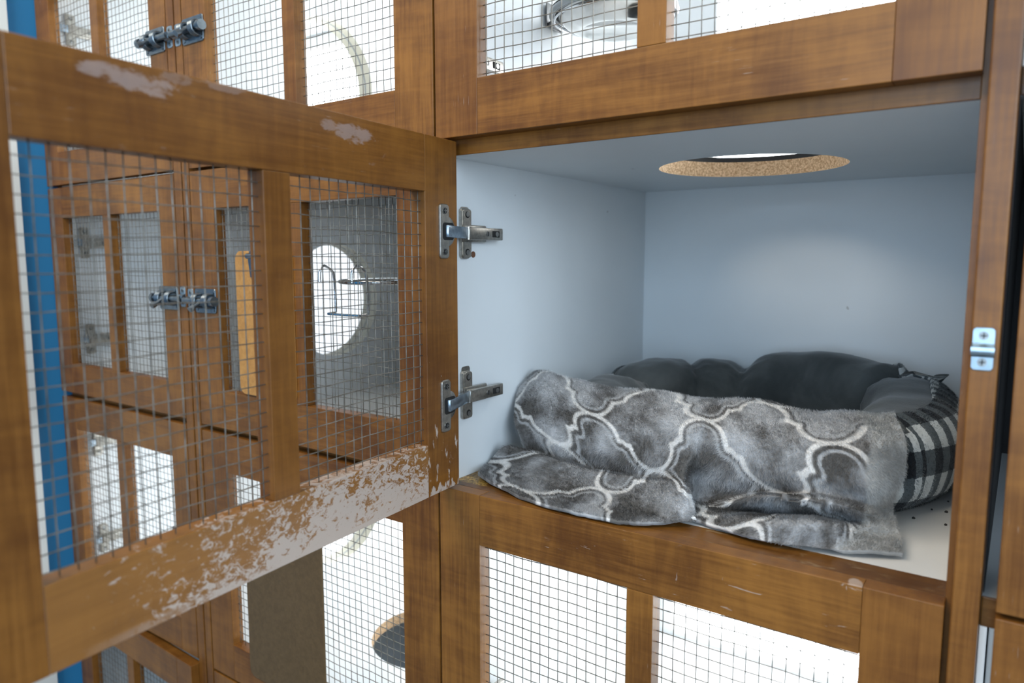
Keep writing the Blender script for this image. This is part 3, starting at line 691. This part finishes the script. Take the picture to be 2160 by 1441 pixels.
f=np.clip(nz+.5*hgt-.12,0,1)[:,:,None]; C[:]=dk*(1-f)+md*f
def band(lo,hi,col,s=.0012):
    w=np.clip(np.minimum((SD-lo)/s,(hi-SD)/s),0,1)[:,:,None]; return w,col
for lo,hi,col in ((-.0125,-.0075,lt),(-.0070,-.0042,dk*1.0),(-.0034,.0034,wl)):
    w,c_=band(lo,hi,col); C=C*(1-w)+c_*w
# plain pale hem side on the right
edge=np.clip((U-(UL-.050)-.006*np.sin(V*45))/.004,0,1)[:,:,None]
pale=(np.array([.46,.455,.44])*(.75+.35*np.clip(nz,0,1))[:,:,None]); C=C*(1-edge)+pale*edge
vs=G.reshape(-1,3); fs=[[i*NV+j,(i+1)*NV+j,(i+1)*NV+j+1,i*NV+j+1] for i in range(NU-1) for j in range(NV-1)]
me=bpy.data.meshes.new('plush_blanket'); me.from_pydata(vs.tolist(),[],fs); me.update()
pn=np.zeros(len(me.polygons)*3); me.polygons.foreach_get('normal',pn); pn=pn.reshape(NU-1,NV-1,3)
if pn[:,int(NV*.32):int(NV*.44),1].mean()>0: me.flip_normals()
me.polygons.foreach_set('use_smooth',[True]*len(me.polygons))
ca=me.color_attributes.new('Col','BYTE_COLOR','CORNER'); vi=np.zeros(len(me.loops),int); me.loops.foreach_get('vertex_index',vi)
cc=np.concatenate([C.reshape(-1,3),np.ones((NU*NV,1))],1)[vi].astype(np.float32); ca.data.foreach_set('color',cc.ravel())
me.color_attributes.active_color=ca
blanket=link(bpy.data.objects.new('plush_blanket',me)); blanket.location=(0,0,Z0)
tag(blanket,'grey plush blanket with white trellis pattern draped over the front of the cat bed','blanket')
def fleece():
    m,nt,b=newmat('trellis_fleece'); at=N(nt,'ShaderNodeAttribute'); at.attribute_name='Col'
    P=N(nt,'ShaderNodeTexCoord').outputs['Object']
    nt.links.new(at.outputs['Color'],b.inputs['Base Color']); b.inputs['Roughness'].default_value=.9; b.inputs['Specular IOR Level'].default_value=.15
    b.inputs['Sheen Weight'].default_value=.4; b.inputs['Sheen Roughness'].default_value=.4
    bp=N(nt,'ShaderNodeBump'); bp.inputs['Strength'].default_value=.5; bp.inputs['Distance'].default_value=.002
    nt.links.new(noise_tex(nt,P,160,4,.6,.6),bp.inputs['Height']); nt.links.new(bp.outputs[0],b.inputs['Normal']); return m
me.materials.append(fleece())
so=blanket.modifiers.new('thick','SOLIDIFY'); so.thickness=.004; so.offset=-1
def furmat():
    m,nt,b=newmat('fleece_pile'); at=N(nt,'ShaderNodeAttribute'); at.attribute_name='Col'

    sc_=N(nt,'ShaderNodeVectorMath',operation='SCALE'); nt.links.new(at.outputs['Color'],sc_.inputs[0]); sc_.inputs['Scale'].default_value=1.45
    mn=N(nt,'ShaderNodeVectorMath',operation='MINIMUM'); nt.links.new(sc_.outputs[0],mn.inputs[0]); mn.inputs[1].default_value=(.88,.88,.88)
    d=N(nt,'ShaderNodeBsdfDiffuse'); t=N(nt,'ShaderNodeBsdfTranslucent'); g=N(nt,'ShaderNodeBsdfGlossy'); g.inputs['Roughness'].default_value=.45; g.inputs['Color'].default_value=(.6,.6,.6,1)
    for q in (d,t): nt.links.new(mn.outputs[0],q.inputs['Color'])
    m1=N(nt,'ShaderNodeMixShader'); m1.inputs[0].default_value=.48; nt.links.new(d.outputs[0],m1.inputs[1]); nt.links.new(t.outputs[0],m1.inputs[2])
    m2=N(nt,'ShaderNodeMixShader'); m2.inputs[0].default_value=.035; nt.links.new(m1.outputs[0],m2.inputs[1]); nt.links.new(g.outputs[0],m2.inputs[2])
    out=[n for n in nt.nodes if n.type=='OUTPUT_MATERIAL'][0]; nt.links.new(m2.outputs[0],out.inputs['Surface']); nt.nodes.remove(b)
    return m
PILE=furmat()
def pile(parent,P,Nn,Tv,Tu,Cc,count,length,width,seed,lean=.75):
    """short fur on a grid: P,Nn,Tv,Tu,Cc arrays (NU,NV,3)"""
    r=np.random.default_rng(seed); nu,nv=P.shape[:2]
    ar=np.linalg.norm(np.cross(np.gradient(P,axis=0),np.gradient(P,axis=1)),axis=2)[:-1,:-1].ravel(); cdf=np.cumsum(ar); cdf/=cdf[-1]
    idx=np.searchsorted(cdf,r.random(count)); i=idx//(nv-1); j=idx%(nv-1); fi=r.random(count)[:,None]; fj=r.random(count)[:,None]
    def samp(A): return (A[i,j]*(1-fi)+A[i+1,j]*fi)*(1-fj)+(A[i,j+1]*(1-fi)+A[i+1,j+1]*fi)*fj
    p=samp(P); n=samp(Nn); n/=np.linalg.norm(n,axis=1,keepdims=True)+1e-9; tv=samp(Tv); tv/=np.linalg.norm(tv,axis=1,keepdims=True)+1e-9; tu=samp(Tu); tu/=np.linalg.norm(tu,axis=1,keepdims=True)+1e-9; c=samp(Cc)
    ang=np.array([1.6*noise.noise((q[0]*26,q[1]*26,q[2]*26))+.9*noise.noise((q[0]*75,q[1]*75,q[2]*75+9)) for q in p])+r.normal(0,.35,count)
    t=tv*np.cos(ang)[:,None]+tu*np.sin(ang)[:,None]
    L=(length*(.6+.7*r.random(count)))[:,None]; ln=(lean*(.7+.6*r.random(count)))[:,None]
    side=np.cross(t,n); side+=n*r.normal(0,.25,count)[:,None]; side/=np.linalg.norm(side,axis=1,keepdims=True)
    w=(width*(.7+.6*r.random(count)))[:,None]
    p0=p-n*.0005; p1=p+n*L*.42+t*L*.22*ln; p2=p+n*L*.62+t*L*.80*ln
    p2[:,2]=np.maximum(p2[:,2],.001)
    V=np.stack([p0-side*w,p0+side*w,p1+side*w*.75,p1-side*w*.75,p2],1).reshape(-1,3)
    base=np.arange(count)*5
    me=bpy.data.meshes.new('pile'); me.vertices.add(len(V)); me.vertices.foreach_set('co',V.astype(np.float32).ravel())
    q=np.stack([base,base+1,base+2,base+3],1); tr=np.stack([base+3,base+2,base+4],1)
    li=np.concatenate([q.ravel(),tr.ravel()]); me.loops.add(len(li)); me.loops.foreach_set('vertex_index',li.astype(np.int32))
    me.polygons.add(2*count); ls=np.concatenate([np.arange(count)*4,4*count+np.arange(count)*3]); me.polygons.foreach_set('loop_start',ls.astype(np.int32))
    me.update(calc_edges=True)
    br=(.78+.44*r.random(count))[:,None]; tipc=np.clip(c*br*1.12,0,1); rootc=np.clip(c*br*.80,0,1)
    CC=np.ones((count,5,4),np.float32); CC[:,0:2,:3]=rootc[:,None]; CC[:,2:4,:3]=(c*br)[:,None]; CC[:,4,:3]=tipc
    a=me.color_attributes.new('Col','FLOAT_COLOR','POINT'); a.data.foreach_set('color',CC.ravel())
    a=me.attributes.new('pile_normal','FLOAT_VECTOR','POINT'); a.data.foreach_set('vector',np.repeat(n,5,axis=0).astype(np.float32).ravel())
    me.materials.append(PILE); o=link(bpy.data.objects.new('pile',me),parent); o['kind']='stuff'; return o
gu=np.gradient(G,axis=0); gv=np.gradient(G,axis=1); nn=np.cross(gu,gv); nn/=np.linalg.norm(nn,axis=2,keepdims=True)+1e-9
if nn[:,int(NV*.32):int(NV*.44),1].mean()>0: nn=-nn
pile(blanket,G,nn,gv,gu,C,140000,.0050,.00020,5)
# fleece nap of the plaid cover (right half, the side that shows)
RA=np.array([[tuple(q) for q in r] for r in RPL]); UA=np.array(UV)
RA=np.concatenate([RA[190:220],RA[0:36]]); UA=np.concatenate([UA[190:220],UA[0:36]])
sa=np.mod(UA[:,:,0]/.029+.1,1)>.50; sb=np.mod(UA[:,:,1]/.060+.28,1)>.52; s2=sa.astype(int)+sb
PC=np.where(s2[:,:,None]==0,np.array([.56,.57,.55]),np.where(s2[:,:,None]==1,np.array([.085,.098,.102]),np.array([.014,.016,.019])))
gu=np.gradient(RA,axis=0); gv=np.gradient(RA,axis=1); n2=np.cross(gv,gu); n2/=np.linalg.norm(n2,axis=2,keepdims=True)+1e-9
cen=RA-np.array([BC[0],BC[1],.05]); 
if (n2*cen).sum(2).mean()<0: n2=-n2
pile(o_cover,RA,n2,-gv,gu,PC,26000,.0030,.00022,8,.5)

# ------------------------------------------------------------------ things hung on the doors and in the pens
def clipboard(x,z,mat,label,clip=(.056,.05),y=-.0005):
    c=empty('clipboard',((x[0]+x[1])/2,y,Z0+z[0])); tag(c,label,'clipboard')
    w=x[1]-x[0]; h=z[1]-z[0]; mb=MB(); vs,fs=rbox_plate(w,h,.0032,.013); mb.add([(a,-b,q+h/2) for a,b,q in vs],fs,0)
    mb.build('board',mat,c)
    mb=MB(); cw,ch=clip
    mb.box((-cw/2,cw/2),(-.0052,-.0034),(h-.030,h+.0),0,.0006)
    pts=[(-.0095,h+.018),(-.0080,h+.004),(-.0068,h-.008),(-.0054,h-.022),(-.0048,h-.040)]
    vs=[]; ws=[.020,.030,cw,cw,cw*.92]
    for (yy,zz),ww in zip(pts,ws): vs+=[(-ww/2,yy,zz),(ww/2,yy,zz),(ww/2,yy-.0008,zz),(-ww/2,yy-.0008,zz)]
    fs=[[0,1,2,3],[16,17,18,19]]
    for i in range(4):
        for k in range(4): fs.append([i*4+k,i*4+(k+1)%4,(i+1)*4+(k+1)%4,(i+1)*4+k])
    mb.add(vs,fs,0)
    mb.cyl((-cw/2-.001,-.0075,h-.008),(1,0,0),.0042,cw+.002,14)
    o=mb.build('clip',ZINC,c); o['label']='dark metal spring clip'
    return c
clipboard((-.412,-.276),(.076,.300),HARDB,'small tan hardboard clipboard hung on the middle mesh door',(.058,.05))
clipboard((-.418,-.2300),(-.400,-.106),HARDD,'hardboard clipboard coloured dark for backlight hung on the lower mesh door',(.09,.05))

def arc(c,r,a0,a1,n,z): return [(c[0]+r*math.cos(math.radians(a0+(a1-a0)*k/n)),c[1]+r*math.sin(math.radians(a0+(a1-a0)*k/n)),z) for k in range(n+1)]
h1=empty('bowl_holder',(-.1925,.03,Z0+.21)); tag(h1,'empty chrome wire bowl holder hooked over the mesh behind the middle clipboard door','bowl holder')
h1z=.21
def L(p): return (p[0]+.1925,p[1]-.03,p[2]-h1z)
for x in (-.2260,-.1590):
    pts=[(x,.0055,.2550),(x,.0058,.268),(x+.001,.008,.2755),(x+.002,.013,.2785),(x+.0025,.021,.2755),(x+.003,.028,.2690),(x+.003,.0305,.258),(x+.003,.031,.240),(x+.003,.0315,.222),(x+.003,.0312,.2115),(x+.003,.026,.2100),(x+.003,.0165,.2095)]
    mb=MB(); mb.tube([L(p) for p in pts],.0019,10); mb.build('hook',CHROME,h1)
mb=MB(); mb.tube([L((-.2225,.0165,.2095)),L((-.19,.0160,.2092)),L((-.1562,.0165,.2095))],.0019,10); mb.build('brace',CHROME,h1)
mb=MB(); mb.tube([L(p) for p in arc((-.190,.105),.070,0,360,48,.2545)[:-1]],.0034,10,closed=True); mb.build('ring',CHROME,h1)

h2=empty('bowl_holder',(.002,.262,Z0+.625)); tag(h2,'chrome ring bowl holder holding a steel bowl in the upper pen','bowl holder')
def Q(p): return (p[0]-.002,p[1]-.262,p[2]-.625)
mb=MB(); mb.tube([Q(p) for p in arc((.102,.258),.0845,0,360,64,.625)[:-1]],.0048,12,closed=True); mb.build('ring',metal('dark_chrome',(.30,.31,.32),.18,30),h2)
mb=MB(); mb.tube([Q(p) for p in arc((.102,.258),.0815,0,360,56,.6165)[:-1]],.0016,8,closed=True); mb.build('lower_ring',CHROME,h2)
mb=MB(); mb.box((0,.0025),(-.022,.022),(-.004,.030),0,.001); mb.tube([(.002,-.016,.0),(.020,-.028,.0)],.003,8); mb.tube([(.002,.016,.0),(.020,.028,.0)],.003,8); mb.build('bracket',simple('bracket_steel',(.20,.20,.20),.4,1.0),h2)
bw=empty('food_bowl',(.102,.258,Z0+.602)); tag(bw,'steel food bowl seen from below in the chrome ring of the upper pen','bowl')
mb=MB(); mb.lathe([(0.0,.003),(.040,.003),(.044,0),(.050,0),(.054,.002),(.066,.009),(.0755,.017),(.0785,.0285),(.0875,.0290),(.0875,.0280),(.0775,.0280),(.0740,.018),(.0645,.0110),(.05,.005),(0,.0050)],(0,0,0),56)
o=mb.build('bowl_body',STEEL,bw)

# litter crumbs on the white floor
for i,(x,y) in enumerate([(.5335,.305),(.541,.350),(.507,.218),(.5205,.262),(.538,.215),(.535,.262)]):
    bm=bmesh.new(); bmesh.ops.create_icosphere(bm,subdivisions=2,radius=.0011+.0003*(i%3))
    for v in bm.verts: v.co*=1+.35*noise.noise(v.co*900+Vector((i,0,0)))
    mb=MB(); mb.bm(bm,0,None,True); o=mb.build('litter_crumb',simple('crumb_%d'%i,(.035,.03,.025),.9)); o.location=(x,y,Z0+.0006)
    tag(o,'tiny dark litter crumb on the white floor right of the plaid bed','crumb','litter crumbs on the pen floor')

# ------------------------------------------------------------------ light
w=bpy.data.worlds.new('World'); sc.world=w; w.use_nodes=True; bg=w.node_tree.nodes['Background']
bg.inputs[0].default_value=(.66,.82,1.0,1); bg.inputs[1].default_value=WORLD
def area(name,loc,target,size,power,col,sy=None):
    l=bpy.data.lights.new(name,'AREA'); l.energy=power; l.size=size; l.color=col
    if sy: l.shape='RECTANGLE'; l.size_y=sy
    o=bpy.data.objects.new(name,l); COL.objects.link(o); o.location=loc
    d=Vector(target)-Vector(loc); o.rotation_euler=d.to_track_quat('-Z','Y').to_euler(); return o
for a in LIGHTS: area(*a)

# ------------------------------------------------------------------ camera
cam=bpy.data.cameras.new('Camera'); co=bpy.data.objects.new('Camera',cam); COL.objects.link(co); sc.camera=co
co.location=(.5909,-.67488,.28707+Z0); co.rotation_euler=(PI/2-.11322,0,.61638)
cam.sensor_fit='HORIZONTAL'; cam.sensor_width=36; cam.lens=1522.24/2160*36; cam.clip_start=.02
cam.dof.use_dof=True; cam.dof.focus_distance=.87; cam.dof.aperture_fstop=4.2; cam.dof.aperture_blades=0
sc.view_settings.view_transform='Standard'; sc.view_settings.look='None'; sc.view_settings.exposure=EXPO
sc.cycles.max_bounces=6; sc.cycles.diffuse_bounces=4; sc.cycles.glossy_bounces=3; sc.cycles.caustics_reflective=False; sc.cycles.caustics_refractive=False
sc.cycles.sample_clamp_indirect=6; sc.cycles.use_denoising=True
